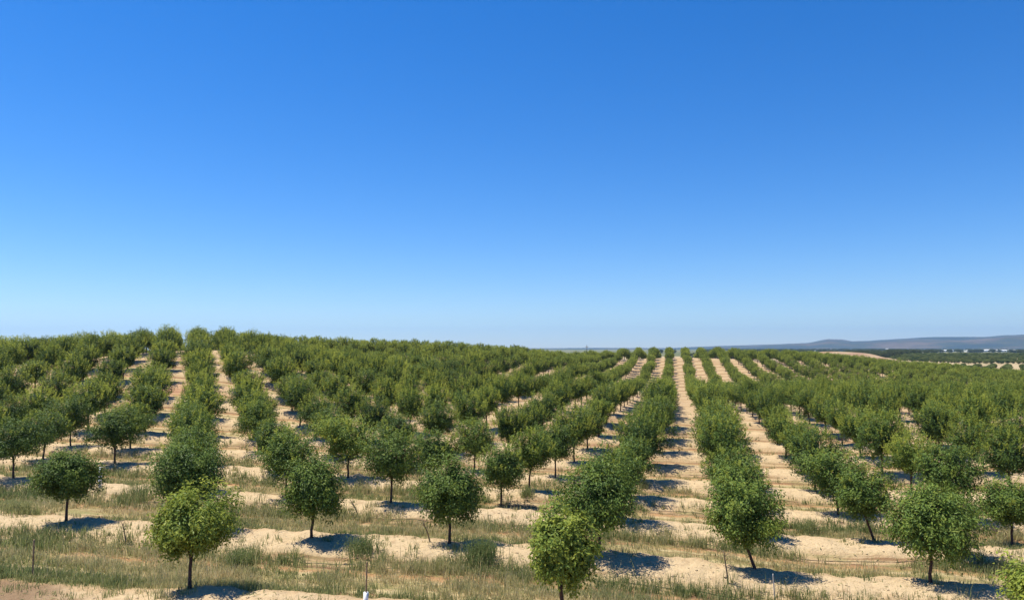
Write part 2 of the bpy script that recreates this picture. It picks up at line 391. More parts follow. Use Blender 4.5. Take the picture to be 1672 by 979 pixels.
def crown_data(seed, rx, zbot, ztop, nshoot, nleaf, leaf=0.095, lw=0.45, spiky=0.0, skew=0.0, lump=0.30):
    """shoots radiating from a low fork; leaves clumped round their outer ends"""
    rng = np.random.default_rng(seed)
    zc = zbot + (ztop - zbot) * 0.46; rt = ztop - zc; rb = zc - zbot
    D = rand_dirs(rng, nshoot); D[:, 2] = D[:, 2] * 0.98 + 0.02
    # lumpy radius: few random bumps
    B = rand_dirs(rng, 16); amp = rng.uniform(-lump, lump, 16)
    bump = 1 + (np.clip(D @ B.T, 0, 1) ** 5) @ amp
    rz = np.where(D[:, 2] > 0, rt, rb)
    tip = D * bump[:, None] * rng.uniform(0.70, 1.06, nshoot)[:, None]
    tip = tip * np.stack([np.full(nshoot, rx), np.full(nshoot, rx), rz], 1)
    hz = np.clip(D[:, 2], 0, 1)
    upr = spiky * (0.25 + hz) * rng.uniform(0.0, 1.0, nshoot) ** 1.5
    root = tip * 0.25
    P = []; DD = []; vv = []
    per = max(1, nleaf // nshoot)
    shv = rng.uniform(0, 1, nshoot)
    t = rng.uniform(0, 1, (nshoot, per)) ** 0.62
    base = root[:, None, :] + (tip - root)[:, None, :] * t[..., None]
    # upright flush growth at the end
    e = np.clip((t - 0.55) / 0.45, 0, 1)
    base[..., 2] += e * upr[:, None]
    base[..., 0] += skew * (base[..., 2] / rt)
    cl = 0.10 * (1 - 0.55 * e * min(1, spiky * 2)) if spiky > 0 else 0.095
    clv = np.asarray(cl)[..., None] if spiky > 0 else cl
    base = base + rng.normal(size=base.shape) * clv * (rx / 1.2)
    dirs = D[:, None, :] * 0.6 + rng.normal(size=base.shape) * 0.65
    dirs[..., 2] += (spiky * 2.6) * e - 0.22 * (1 - min(1, spiky * 2))
    P = base.reshape(-1, 3); DD = dirs.reshape(-1, 3)
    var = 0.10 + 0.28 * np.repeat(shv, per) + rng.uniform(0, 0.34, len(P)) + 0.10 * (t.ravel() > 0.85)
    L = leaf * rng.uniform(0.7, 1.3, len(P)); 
    var = var - min(0.17, spiky * 0.45)  # old leaves' dark green, deepened to put the crown's shade into the colour
    O = P / np.array([rx, rx, rt]); O = O / (np.linalg.norm(O, axis=1, keepdims=True) + 1e-6)
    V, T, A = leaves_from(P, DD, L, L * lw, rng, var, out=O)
    if spiky > 0.1:
        ns = int(30 + 150 * spiky); m = 20
        Du = rand_dirs(rng, ns * 3); Du = Du[Du[:, 2] > 0.02][:ns]; ns = len(Du)
        st = Du * np.array([rx, rx, rt]) * rng.uniform(0.72, 0.98, ns)[:, None]
        dr = Du * 0.45 + np.array([0, 0, 1.0]) + rng.normal(size=(ns, 3)) * 0.12; dr /= np.linalg.norm(dr, axis=1, keepdims=True)
        ln = 0.12 + spiky * rng.uniform(0.35, 1.15, ns)
        f = rng.uniform(0, 1, (ns, m)); PP = st[:, None] + dr[:, None] * (ln[:, None] * f)[..., None] + rng.normal(size=(ns, m, 3)) * 0.022
        dd = np.repeat(dr[:, None], m, 1) + rng.normal(size=(ns, m, 3)) * 0.38
        l2 = leaf * 0.85 * rng.uniform(0.6, 1.1, ns * m)
        V2, T2, A2 = leaves_from(PP.reshape(-1, 3), dd.reshape(-1, 3), l2, l2 * 0.36, rng, np.repeat(rng.uniform(0.55, 0.85, ns), m) + 0.15 * rng.random(ns * m), out=np.zeros((ns * m, 3)) + [-0.2, 0, 0.25])  # pale young shoots, lightened further to paint in the sunlit crown top
        T = np.concatenate([T, T2 + len(V)]); V = np.concatenate([V, V2]); A = np.concatenate([A, A2])
    V[:, 2] += zc
    return V, T, A, (tip * 0.7 + np.array([0, 0, zc]), shv, zc)

def tube_rings(path, radii, sides, V, F, caps=True):
    path = np.asarray(path, float); n0 = len(V)
    base = sum(len(v) for v in V)
    k = len(path); ang = np.arange(sides) * 2 * math.pi / sides
    for i in range(k):
        t = path[min(i + 1, k - 1)] - path[max(i - 1, 0)]; t /= np.linalg.norm(t) + 1e-9
        a = np.cross(t, [0, 1, 0.1] if abs(t[1]) < 0.9 else [1, 0, 0]); a /= np.linalg.norm(a); b = np.cross(t, a)
        V.append(path[i] + radii[i] * (np.cos(ang)[:, None] * a + np.sin(ang)[:, None] * b))
    for i in range(k - 1):
        for s in range(sides):
            F.append((base + i * sides + s, base + i * sides + (s + 1) % sides, base + (i + 1) * sides + (s + 1) % sides, base + (i + 1) * sides + s))
    if caps:
        V.append(np.array([path[-1] + (path[-1] - path[-2]) * 0.02])); c = base + k * sides
        for s in range(sides): F.append((base + (k - 1) * sides + s, base + (k - 1) * sides + (s + 1) % sides, c, c))

def fin_tube(name, V, F, smooth=True):
    V = np.concatenate(V); q = [f for f in F if f[2] != f[3]]; t = [f[:3] for f in F if f[2] == f[3]]
    return mesh_np(name, V, [np.array(q)] + ([np.array(t)] if t else []), smooth=smooth)

def trunk_mesh(seed, fork, tips, rad=0.052, lean=(0, 0), nl=7):
    rng = np.random.default_rng(seed); V = []; F = []
    fk = np.array([0, 0, fork])
    path = [np.array([-lean[0], -lean[1], -0.12]), np.array([-lean[0], -lean[1], 0.0])]
    for f in (0.3, 0.6, 0.85, 1.0):
        wob = rng.normal(size=2) * 0.012
        path.append(np.array([-lean[0] * (1 - f) + wob[0], -lean[1] * (1 - f) + wob[1], fork * f]))
    tube_rings(path, [rad * 1.45, rad * 1.25, rad * 1.02, rad * .94, rad * .98, rad * 1.15], 10, V, F)
    sel = rng.choice(len(tips), min(nl, len(tips)), replace=False)
    for i in sel:
        e = tips[i]; m1 = fk * 0.6 + e * 0.4 + np.array([0, 0, 0.06]); 
        st = fk - np.array([0, 0, 0.05 + 0.12 * rng.random()])
        tube_rings([st, fk * 0.85 + m1 * 0.15 + [0, 0, .03], m1, e * 0.9 + fk * 0.1, e], [rad * .62, rad * .55, rad * .40, rad * .22, rad * .1], 6, V, F)
    return fin_tube('trunk', V, F)

def make_tree(seed, w, h, zbot, nshoot, nleaf, leaf, spiky=0.0, lean=(0, 0), skew=0.0, rad=0.052, lw=0.45, lump=0.34):
    Vv, T, A, (tips, _, zc) = crown_data(seed, w / 2, zbot, h - spiky * 0.35, nshoot, nleaf, leaf, lw, spiky, skew, lump)
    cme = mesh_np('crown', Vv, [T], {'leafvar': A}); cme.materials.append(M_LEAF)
    tme = trunk_mesh(seed + 5, zbot + (h - zbot) * 0.10, tips, rad, lean); tme.materials.append(M_BARK)
    return cme, tme

def place_tree(cme, tme, x, y, rz=0, sc3=(1, 1, 1), tint=0.0, base=(0, 0)):
    z = float(height(x, y))
    root = bpy.data.objects.new('orchard_tree', None); C.objects.link(root)
    root.location = (x, y, z - 0.02); root.rotation_euler = (0, 0, rz); root.scale = sc3; root.empty_display_size = 0.3
    t = obj('trunk', tme, None, root); c = obj('crown', cme, None, root); c['tint'] = float(tint)
    return root

rngT = np.random.default_rng(42)
# the front trees, built one by one: (ridge, k) -> width, height, crown bottom, tint, lean of trunk, skew
HERO = {
    (1, -2.5): (2.42, 2.66, 0.70, 0.22, (0.0, 0), 0.0),
    (1, -0.5): (2.0, 2.85, 0.78, 0.20, (-0.04, 0), -0.02),
    (1, 1.5): (2.05, 2.75, 0.6, 0.24, (0.0, 0), 0.0),
    (2, -4.5): (2.42, 2.85, 0.72, -0.06, (0.02, 0), 0.0),
    (2, -3.5): (2.75, 3.30, 0.75, -0.05, (0, 0), 0.0),
    (2, -2.5): (2.20, 2.88, 0.72, 0.00, (0.05, 0), 0.0),
    (2, -1.5): (2.45, 2.95, 0.72, -0.02, (0.0, 0), 0.03),
    (2, -0.5): (2.60, 3.15, 0.7, -0.03, (0, 0), 0.0),
    (2, 0.5): (2.35, 2.88, 0.62, 0.06, (-0.30, 0), 0.0),
    (2, 1.5): (2.70, 3.00, 0.66, 0.05, (0.03, 0), 0.0),
    (3, -6.5): (2.9, 3.2, 0.8, -0.10, (-0.06, 0), 0.0),
    (3, -4.5): (2.5, 3.1, 0.75, 0.0, (0, 0), 0.0),
    (3, -3.5): (2.75, 3.3, 0.72, 0.05, (0, 0), 0.0),
    (3, -2.5): (2.70, 3.25, 0.85, 0.0, (0.05, 0), 0.0),
    (3, -1.5): (2.55, 3.15, 0.8, -0.02, (0.04, 0), 0.0),
    (3, -0.5): (2.5, 3.1, 0.8, 0.03, (0, 0), 0.0),
    (3, 0.5): (2.4, 3.0, 0.8, 0.03, (0, 0), 0.0),
    (3, 1.5): (2.35, 2.85, 0.85, 0.0, (-0.34, 0), 0.0),
    (3, 2.5): (2.5, 2.85, 0.72, 0.02, (0.06, 0), 0.0),
}
HERO_XY = {(1, -2.5): (310, 960), (2, -4.5): (109, 850), (2, -2.5): (511, 878), (2, -1.5): (734, 887), (2, 0.5): (1233, 928), (2, 1.5): (1521, 950), (3, -6.5): (20, 780), (3, -2.5): (640, 820), (3, -1.5): (819, 828), (3, 1.5): (1427, 882), (3, 2.5): (1654, 893)}
HERO_LABEL = {
    (1, -2.5): 'yellow-green round tree nearest the camera at the left, its whole trunk showing',
    (1, -0.5): 'small yellow-green round tree in the very front, low in the middle of the frame',
    (1, 1.5): 'yellow-green tree cut off by the bottom right corner of the photo',
    (2, -4.5): 'dark green round tree at far left with a long bare trunk on pale sand',
    (2, -3.5): 'tall dark bushy tree directly behind the yellow-green tree at the left',
    (2, -2.5): 'compact green round tree with thin trunk, between yellow-green tree and central tree',
    (2, -1.5): 'round dark green tree in the second ridge, just left of the photo centre',
    (2, -0.5): 'big leafy green tree whose base is hidden behind the small yellow-green front tree',
    (2, 0.5): 'green tree with leaning trunk at the foot of the dense right-hand column of trees',
    (2, 1.5): 'broad leafy green tree with full dark shadow near the bottom right',
    (3, -6.5): 'wide dark green tree touching the left photo edge, trunk leaning',
    (3, -4.5): 'green tree peeking over the tall dark bushy tree at the left',
    (3, -3.5): 'wide bushy green tree above and left of the compact round tree',
    (3, -2.5): 'green tree with bare trunk on third ridge, left of the round central tree',
    (3, -1.5): 'green tree with thin trunk on third ridge, right behind the round central tree',
    (3, -0.5): 'green tree half hidden behind the big leafy tree right of centre',
    (3, 0.5): 'green tree just behind the one at the foot of the dense column',
    (3, 1.5): 'green tree with strongly leaning trunk, left behind the broad leafy tree',
    (3, 2.5): 'green tree on third ridge at the right photo edge, trunk fully visible',
}
MISSING = {(1, -3.5), (1, -1.5), (1, 0.5), (3, -5.5)}
hero_xy = {}
for i, (key, (wd, h, zb, tint, lean, skew)) in enumerate(HERO.items()):
    n, k = key
    if key == (1, -0.5): x, y = xy_of(US * k - 0.17, V0)
    elif key in HERO_XY: x, y = ground_at(*HERO_XY[key])
    else: x, y = xy_of(US * k, V0 + RS * (n - 1))
    x += lean[0] if abs(lean[0]) > 0.1 else 0
    nl = 15000 if n < 3 else 10500
    cme, tme = make_tree(1000 + i * 13, wd * (1.09 if n == 3 else 1.03), h, zb, 230 if n < 3 else 190, nl, 0.108 if n < 3 else 0.115, 0.0 if n < 3 else 0.12, lean, skew, 0.047)
    t = place_tree(cme, tme, x, y, 0, (1, 1, 1), tint); hero_xy[key] = (x, y)
    tag(t, HERO_LABEL[key], 'tree', 'orchard trees planted in rows')
x, y = ground_at(1578, 907); x -= 0.22
cme, tme = make_tree(3001, 1.75, 2.35, 0.8, 120, 4200, 0.11, 0.0, (-0.22, 0.0), 0.0, 0.05)
t = place_tree(cme, tme, x, y, 0, (1, 1, 1), 0.0); tag(t, 'small slanting tree squeezed between the broad leafy tree and the right edge tree', 'tree', 'orchard trees planted in rows')

# prototypes for the rest of the individual trees
MID = [make_tree(5000 + i * 7, rngT.uniform(2.75, 3.1), rngT.uniform(3.1, 3.4), rngT.uniform(.75, .9), 190, 9500, 0.125, 0.18, (rngT.uniform(-.12, .12), 0), rngT.uniform(-.08, .08), 0.052, 0.45, 0.36) for i in range(8)]
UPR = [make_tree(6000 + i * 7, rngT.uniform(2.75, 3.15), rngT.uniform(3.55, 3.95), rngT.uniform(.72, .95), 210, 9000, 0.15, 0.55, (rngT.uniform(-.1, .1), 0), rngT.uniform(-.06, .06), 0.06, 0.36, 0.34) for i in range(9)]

lattice = []
for n in range(3, 42):
    for k in np.arange(-60.5, 80, 1.0):
        if (n, k) in HERO or (n, k) in MISSING: continue
        x, y = xy_of(US * k, V0 + RS * (n - 1))
        if y < 10: continue
        r = math.hypot(x, y)
        if r > 300: continue
        u_d = 0.75 * min(max((V0 + RS * (n - 1) - 41) / 17, 0), 1); x += u_d * CA; y -= u_d * SA
        x += rngT.normal() * 0.16; y += rngT.normal() * 0.16
        z = float(height(x, y)); px, py, dep = project(x, y, z + 1.8)
        lattice.append([n, k, x, y, px, py, dep])
# standout trees measured in the photograph: the nearest lattice tree is moved to stand there
SNAP = [(1584, 771), (1534, 737)]
used = set()
for sx_, sy_ in SNAP:
    gx, gy = ground_at(sx_, sy_)
    j = min((i for i in range(len(lattice)) if i not in used), key=lambda i: (lattice[i][2] - gx) ** 2 + (lattice[i][3] - gy) ** 2)
    used.add(j); lattice[j][2] = gx; lattice[j][3] = gy
    lattice[j][4], lattice[j][5], lattice[j][6] = project(gx, gy, float(height(gx, gy)) + 1.8)
for L_ in lattice:
    L_.append(rngT.random() < 0.025 and L_[0] > 14)      # odd gap in the planting
lattice = [L_ for L_ in lattice if not L_[7]]

inview = [L_ for L_ in lattice if -1.3 * 1210 / L_[6] < L_[4] < 1672 + 1.3 * 1210 / L_[6]]
inview.sort(key=lambda a: a[6])
N_IND = 300 - len(HERO) - 1
indiv = inview[:N_IND]; ids = {id(a) for a in indiv}
ORD = ['zeroth', 'first', 'second', 'third', 'fourth', 'fifth', 'sixth', 'seventh', 'eighth', 'ninth', 'tenth', 'eleventh', 'twelfth', 'thirteenth',
       'fourteenth', 'fifteenth', 'sixteenth', 'seventeenth', 'eighteenth', 'nineteenth', 'twentieth']
def ordn(i):
    if i <= 20: return ORD[i]
    if i < 30: return 'twenty-' + ORD[i - 20]
    if i == 30: return 'thirtieth'
    return 'thirty-' + ORD[i - 30]
rows = {}
for a in indiv: rows.setdefault(a[0], []).append(a)
for n, lst in rows.items():
    heroes = [(project(*hero_xy[k], 1.8)[0], None) for k in hero_xy if k[0] == n]
    allr = sorted([(a[4], a) for a in lst] + heroes, key=lambda q: q[0])
    cnt = len(allr)
    for i, (px, a) in enumerate(allr):
        if a is None: continue
        upr = a[0] >= 6 or (a[1] > -1 and a[0] >= 5)
        pr = (UPR if upr else MID)[rngT.integers(0, 9 if upr else 8)]
        s = rngT.uniform(0.90, 1.10) * (1.18 if a[1] < -6 and a[0] > 5 else 1.10 if abs(a[1]) < 1 and a[0] > 5 else 1.0); sz = rngT.uniform(0.90, 1.10)
        tint = float(rngT.normal() * 0.07)
        tint = max(-0.13, min(0.16, tint))
        if rngT.random() < 0.04 or (a[0], a[1]) == (5, 2.5): tint = 0.2
        rz = rngT.uniform(0, 2 * math.pi)
        t = place_tree(pr[0], pr[1], a[2], a[3], rz, (s, s, sz * (1.06 if a[1] < -6 and a[0] > 5 else 1)), tint + (0.02 if upr else 0.0))
        left = i < cnt / 2
        pos = ('%s from the left' % ordn(i + 1)) if left else ('%s from the right' % ordn(cnt - i))
        if i == 0: pos = 'leftmost'
        if i == cnt - 1: pos = 'rightmost'
        look = 'yellowish' if tint > 0.13 else ('dark' if tint < -0.05 else 'green')
        size = 'tall' if sz > 1.05 else ('low' if sz < 0.94 else 'bushy')
        tag(t, '%s %s tree, %s on the %s planting ridge from the front' % (size, look, pos, ordn(n)), 'tree', 'orchard trees planted in rows')

# the rest of the orchard on the far slopes: one mass
def mass_trees(name, pts, nleaf, leaf, w, h, mat, seed, trunks=True, zbot=0.55, spiky=0.5, nproto=6, zf=height, tvar=0.06):
    rng = np.random.default_rng(seed); protos = []
    for i in range(nproto):
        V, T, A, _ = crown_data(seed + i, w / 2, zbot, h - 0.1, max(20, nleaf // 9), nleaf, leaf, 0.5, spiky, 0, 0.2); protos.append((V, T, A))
    VV = []; TT = []; AA = []; off = 0; BV = []; BF = []; bo = 0
    for x, y in pts:
        V, T, A = protos[rng.integers(nproto)]; a = rng.uniform(0, 6.283); s = rng.uniform(0.85, 1.15); c_, s_ = math.cos(a) * s, math.sin(a) * s
        z = float(zf(x, y)); W = np.stack([V[:, 0] * c_ - V[:, 1] * s_ + x, V[:, 0] * s_ + V[:, 1] * c_ + y, V[:, 2] * rng.uniform(0.9, 1.1) + z], 1)
        VV.append(W); TT.append(T + off); off += len(W); AA.append(A + rng.normal() * tvar)
        if trunks:
            q = np.array([[-1, -1], [1, -1], [1, 1], [-1, 1]]) * 0.06
            BV.append(np.concatenate([np.c_[q + [x, y], np.full(4, z - 0.1)], np.c_[q * 0.7 + [x, y], np.full(4, z + h * 0.5)]]))
            for s2 in range(4): BF.append((bo + s2, bo + (s2 + 1) % 4, bo + 4 + (s2 + 1) % 4, bo + 4 + s2))
            bo += 8
    if trunks:
        nb = off; Vb = np.concatenate(BV); fb = np.array(BF) + nb
        V = np.concatenate(VV + [Vb]); A = np.concatenate(AA + [np.zeros(len(Vb))])
        T = np.concatenate(TT); me = mesh_np(name, V, [T, fb], {'leafvar': np.clip(A, 0, 1)})
        me.materials.append(mat); me.materials.append(M_BARK)
        mi = np.concatenate([np.zeros(len(T), dtype=np.int32), np.ones(len(fb), dtype=np.int32)]); me.polygons.foreach_set('material_index', mi)
    else:
        me = mesh_np(name, np.concatenate(VV), [np.concatenate(TT)], {'leafvar': np.clip(np.concatenate(AA), 0, 1)}); me.materials.append(mat)
    return obj(name, me)

rest = [a for a in lattice if id(a) not in ids and a[6] > 40 and -150 < a[4] < 1822]
if rest:
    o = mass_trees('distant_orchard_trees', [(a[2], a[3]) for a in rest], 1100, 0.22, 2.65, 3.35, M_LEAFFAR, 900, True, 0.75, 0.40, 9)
    tag(o, 'hundreds of green orchard trees in rows over the far slopes', 'orchard', kind='stuff')

# orchard blocks on the plain beyond, lower right
rngF = np.random.default_rng(8); pts = []
for v_ in np.concatenate([np.arange(430, 640, 9.0), np.arange(641, 1380, 10.0)]):
    for u_ in np.arange(-760, 640, 8.6):
        a = R(58 if v_ > 640 else 34); x = u_ * math.cos(a) + v_ * math.sin(a); y = -u_ * math.sin(a) + v_ * math.cos(a)
        px = 836 + 1210 * x / max(y, 1)
        if px < 1400 + max(0, 640 - v_) * 0.9 or px > 1790: continue
        if ((x - 302) / 88) ** 2 + ((y - 640) / 120) ** 2 < 1: continue
        if rngF.random() < 0.03 or (v_ > 640 and (y < 640 or y > 1060)) or (v_ <= 640 and y > 625): continue
        pts.append((x + rngF.normal() * .4, y + rngF.normal() * .4))
o = mass_trees('plain_orchard_trees', pts, 60, 0.9, 3.4, 2.3, M_PLAIN, 950, True, 0.4, 0.3, tvar=0.22)
tag(o, 'small olive-green orchard blocks on the plain at the far right', 'orchard', kind='stuff')

# woods on the plain and along the foot of the hills
pts = []
for i in range(420):      # belt behind the bare mound
    px = 1170 + 330 * rngF.random() ** 1.3 + rngF.normal() * 22; y = rngF.uniform(760, 1000) + max(0, px - 1440) * 6
    pts.append(((px - 836) / 1210 * y, y))
o = mass_trees('tree_belt', pts, 80, 1.7, 8.5, 7.0, M_WOOD, 970, False, 0.0, 0.2)
tag(o, 'dark tree belt behind the bare tan mound', 'wood', kind='stuff')
pts = []
for c_ in range(60):
    px = rngF.uniform(1150, 1800); y = rngF.choice([rngF.uniform(1300, 2200), rngF.uniform(2500, 3400), rngF.uniform(3400, 5200)])
    cx = (px - 836) / 1210 * y; L_ = rngF.uniform(60, 300) * y / 2500
    for j in range(16): pts.append((cx + rngF.normal() * L_ * 0.5, y + rngF.normal() * 18))
o = mass_trees('far_woodland', pts, 40, 3.2, 11, 6.5, M_WOOD, 990, False, 0.0, 0.2)
tag(o, 'scattered dark woodland on the hazy plain below the hills', 'wood', kind='stuff')

# ------------------------------------------------------------------ farm buildings on the plain
M_WALLW = simple('white_sheet_wall', (0.80, 0.79, 0.76), 0.6, 0.06, 0.5)
M_ROOFW = simple('pale_sheet_roof', (0.70, 0.69, 0.66), 0.5, 0.1, 0.3)
M_DARKD = simple('dark_doorway', (0.06, 0.06, 0.065), 0.7, 0.2, 1)
def boxv(x0, x1, y0, y1, z0, z1):
    V = np.array([[x, y, z] for z in (z0, z1) for x, y in ((x0, y0), (x1, y0), (x1, y1), (x0, y1))], float)
    F = np.array([(0, 3, 2, 1), (4, 5, 6, 7), (0, 1, 5, 4), (1, 2, 6, 5), (2, 3, 7, 6), (3, 0, 4, 7)]); return V, F
def building(px, y, L, Wd, H, label, rz=0.05, roof=True):
    x = (px - 836) / 1210 * y; z = float(height(x, y))
    root = bpy.data.objects.new('farm_building', None); C.objects.link(root); root.location = (x, y, z); root.rotation_euler = (0, 0, rz)
    H = H * 0.75; L = L * 0.8
    V, F = boxv(-L / 2, L / 2, -Wd / 2, Wd / 2, -2, H); obj('wall', mesh_np('wall', V, [F]), M_WALLW, root)
    e = 0.6; rh = Wd * 0.12
    V = np.array([[-L/2-e, -Wd/2-e, H+.02], [L/2+e, -Wd/2-e, H+.02], [L/2+e, Wd/2+e, H+.02], [-L/2-e, Wd/2+e, H+.02], [-L/2-e, 0, H+rh], [L/2+e, 0, H+rh]])
    me = mesh_np('roof', V, [np.array([(0, 1, 5, 4), (2, 3, 4, 5), (3, 2, 1, 0)]), np.array([(0, 4, 3), (1, 2, 5)])]); obj('roof', me, M_ROOFW, root)
    nd = max(1, int(L / 14))
    for i in range(nd):
        cx = -L / 2 + (i + .5) * L / nd
        V, F = boxv(cx - 2, cx + 2, -Wd / 2 - 0.12, -Wd / 2 - 0.01, 0, H * .72); obj('door', mesh_np('door', V, [F]), M_DARKD, root)
    tag(root, label, 'building', 'white farm buildings on the plain')
building(1447, 2600, 9, 8, 13, 'tiny tall white building alone at the foot of the hills')
building(1468, 2250, 46, 18, 5, 'low white building above the bare mound, leftmost of the long ones')
building(1545, 2350, 38, 18, 6, 'white building at the left end of the long row of sheds')
building(1580, 2300, 22, 16, 5, 'small white building just left of the long row of sheds', 0.2)
building(1598, 2330, 34, 20, 6, 'long white shed, first of the row under the hills')
building(1613, 2400, 42, 20, 7, 'long white shed with broad pale roof, second in the row')
building(1632, 2330, 40, 20, 6, 'bright white shed, third in the row')
building(1652, 2360, 36, 18, 7, 'white shed, fourth in the row near the right edge')

# ------------------------------------------------------------------ grass, weeds, clods
def blades(P, Hh, Wd, bend, var, rng, spread=0.35):
    n = len(P); az = rng.uniform(0, 2 * math.pi, n); ld = rng.uniform(0, 2 * math.pi, n)
    S = np.stack([np.cos(az), np.sin(az), np.zeros(n)], 1) * Wd[:, None] * 0.5
    Ld = np.stack([np.cos(ld), np.sin(ld), np.zeros(n)], 1) * (bend * Hh)[:, None]
    up = np.zeros((n, 3)); up[:, 2] = Hh
    m = P + up * 0.55 + Ld * 0.35; t = P + up + Ld
    V = np.stack([P - S - up * .05, P + S - up * .05, m + S * 0.75, m - S * 0.75, t], 1).reshape(-1, 3); b = np.arange(n) * 5
    return V, np.stack([b, b + 1, b + 2, b + 3], 1), np.stack([b + 3, b + 2, b + 4], 1), np.repeat(var, 5)

rngG = np.random.default_rng(77)
def strip_density(s):
    d = 1.1 * np.exp(-((s + 1.9) / 0.50) ** 2) + 0.85 * np.exp(-((s - 2.0) / 0.55) ** 2)
    d = d + 0.85 * np.clip(1 - (np.minimum(np.abs(s - 3.5), np.abs(s + 3.5)) / 0.75) ** 4, 0, 1) + 0.05
    return d
NT = 210000
yy = 15 + (78 - 15) * rngG.random(NT) ** 1.25
xx = yy * rngG.uniform(-0.80, 0.80, NT)
s = ridge_s(xx, yy); uu, vvv = uv_of(xx, yy)
patch = fbm(uu * 0.28, vvv * 0.5, 51, 3); patch2 = vnoise(uu * 0.9, vvv * 1.4, 61)
dens = strip_density(s) * np.clip((patch - 0.27) * 3.2, 0, 1) * (0.35 + 0.65 * patch2)
leftb = 1 + 0.35 * np.clip(-uu / 20, 0, 1)
fade = np.where(vvv < 20.5, 1.3, np.where(vvv < 34, 0.85, np.clip(0.75 - (vvv - 34) / 26, 0.10, 1))) * leftb
# a tall weedy band on the second ridge, far left
fade = fade * np.where((uu < -14) & (np.abs(vvv - 28) < 2.2), 1.7, 1.0)
redc = (vvv + 0.33 * uu < 12.4) & (uu < -11.5)
keep = (rngG.random(NT) < dens * fade * 0.75) & (vvv > 12.8) & ~(redc & (rngG.random(NT) < .35))
gx, gy, gs, gv, gp = xx[keep], yy[keep], s[keep], vvv[keep], patch2[keep]
NB = 15
tx = np.repeat(gx, NB); ty = np.repeat(gy, NB); n = len(tx)
rad = np.repeat(rngG.uniform(0.05, 0.16, len(gx)), NB)
tx = tx + rngG.normal(size=n) * rad; ty = ty + rngG.normal(size=n) * rad
tz = height(tx, ty)
hb = np.repeat(np.where(np.abs(gs + 1.95) < 0.7, rngG.uniform(0.16, 0.42, len(gx)), rngG.uniform(0.10, 0.28, len(gx))) * (0.7 + 0.6 * gp), NB) * rngG.uniform(0.55, 1.15, n)
var = np.clip(np.repeat(rngG.beta(2, 2.2, len(gx)) * 0.42 + 0.58 * np.clip(fbm(uv_of(gx, gy)[0] * .35, gv * .6, 121) * 1.8 - .45, 0, 1) + np.where(np.abs(np.abs(gs) - 3.5) < 1.0, 0.22, 0.0), NB) + rngG.normal(size=n) * 0.12, 0, 1)
dist = np.hypot(tx, ty)
wd = (0.010 + 0.012 * rngG.random(n)) * np.clip(dist / 24, 1, 2.6)
V, q, t3, A = blades(np.stack([tx, ty, tz], 1), hb, wd, rngG.uniform(0.05, 0.6, n), var, rngG)
ks = rngG.integers(0, len(gx), 7000); ks = ks[rngG.random(7000) < 0.6]; P0 = np.stack([gx[ks] + rngG.normal(size=len(ks)) * .15, gy[ks] + rngG.normal(size=len(ks)) * .15], 1)
P0 = np.c_[P0, height(P0[:, 0], P0[:, 1])]
V3, q3, t33, A3 = blades(P0, rngG.uniform(.35, .72, len(ks)), 0.012 + 0.010 * rngG.random(len(ks)), rngG.uniform(.05, .45, len(ks)), rngG.uniform(.35, 1.0, len(ks)), rngG)
m4 = np.repeat(np.arange(len(ks)), 5); top = V3.reshape(-1, 5, 3)[:, 4][m4] - np.stack([np.zeros(len(m4)), np.zeros(len(m4)), rngG.uniform(0, .16, len(m4))], 1) + rngG.normal(size=(len(m4), 3)) * .012
V4, T4, A4 = leaves_from(top, rand_dirs(rngG, len(m4)) + [0, 0, .8], rngG.uniform(.025, .055, len(m4)), rngG.uniform(.012, .02, len(m4)), rngG, np.repeat(rngG.uniform(.5, 1, len(ks)), 5))
o0 = len(V); o1 = o0 + len(V3); V = np.concatenate([V, V3, V4]); q = np.concatenate([q, q3 + o0]); t3 = np.concatenate([t3, t33 + o0, T4 + o1]); A = np.concatenate([A, A3, A4])
o = obj('grass', mesh_np('grass', V, [q, t3], {'leafvar': A}), M_GRASS)
tag(o, 'dry green grass and weeds in strips along the planting ridges', 'grass', kind='stuff')
print('tufts', len(gx), 'blades', n, 'individual', len(indiv), 'rest', len(rest), 'inview', len(inview))

NC = 26000
yy = 15 + (60 - 15) * rngG.random(NC) ** 1.6; xx = yy * rngG.uniform(-0.78, 0.78, NC)
s = ridge_s(xx, yy); u_, v_ = uv_of(xx, yy)
kp = (rngG.random(NC) < (0.8 * np.exp(-(np.abs(s + 0.7) / 1.0) ** 4) + 0.10) * np.clip(vnoise(u_ * .4, v_ * .6, 91) * 2 - .5, 0, 1)) & (v_ > 13)
xx, yy = xx[kp], yy[kp]; n = len(xx); zz = height(xx, yy)
octa = np.array([[1, 0, 0], [0, 1, 0], [-1, 0, 0], [0, -1, 0], [0, 0, .8], [0, 0, -.8], [.6, .6, .4], [-.6, .6, .4], [-.6, -.6, .4], [.6, -.6, .4]], float)
fc = np.array([(0, 6, 4), (6, 1, 4), (1, 7, 4), (7, 2, 4), (2, 8, 4), (8, 3, 4), (3, 9, 4), (9, 0, 4), (0, 5, 6), (6, 5, 1), (1, 5, 7), (7, 5, 2), (2, 5, 8), (8, 5, 3), (3, 5, 9), (9, 5, 0)])
sz = 0.010 + 0.045 * rngG.random(n) ** 3.0
Vc = octa[None] * (sz[:, None, None]) * rngG.uniform(0.65, 1.35, (n, 10, 3)) + np.stack([xx, yy, zz + sz * .2], 1)[:, None]
Fc = (fc[None] + (np.arange(n) * 10)[:, None, None]).reshape(-1, 3)
M_CLOD = simple('sandy_clod', (0.43, 0.33, 0.20), 0.95, 0.3, 1.5)
o = obj('soil_clods', mesh_np('soil_clods', Vc.reshape(-1, 3), [Fc]), M_CLOD); tag(o, 'loose pale soil clods scattered over the ridges', 'clods', kind='stuff')

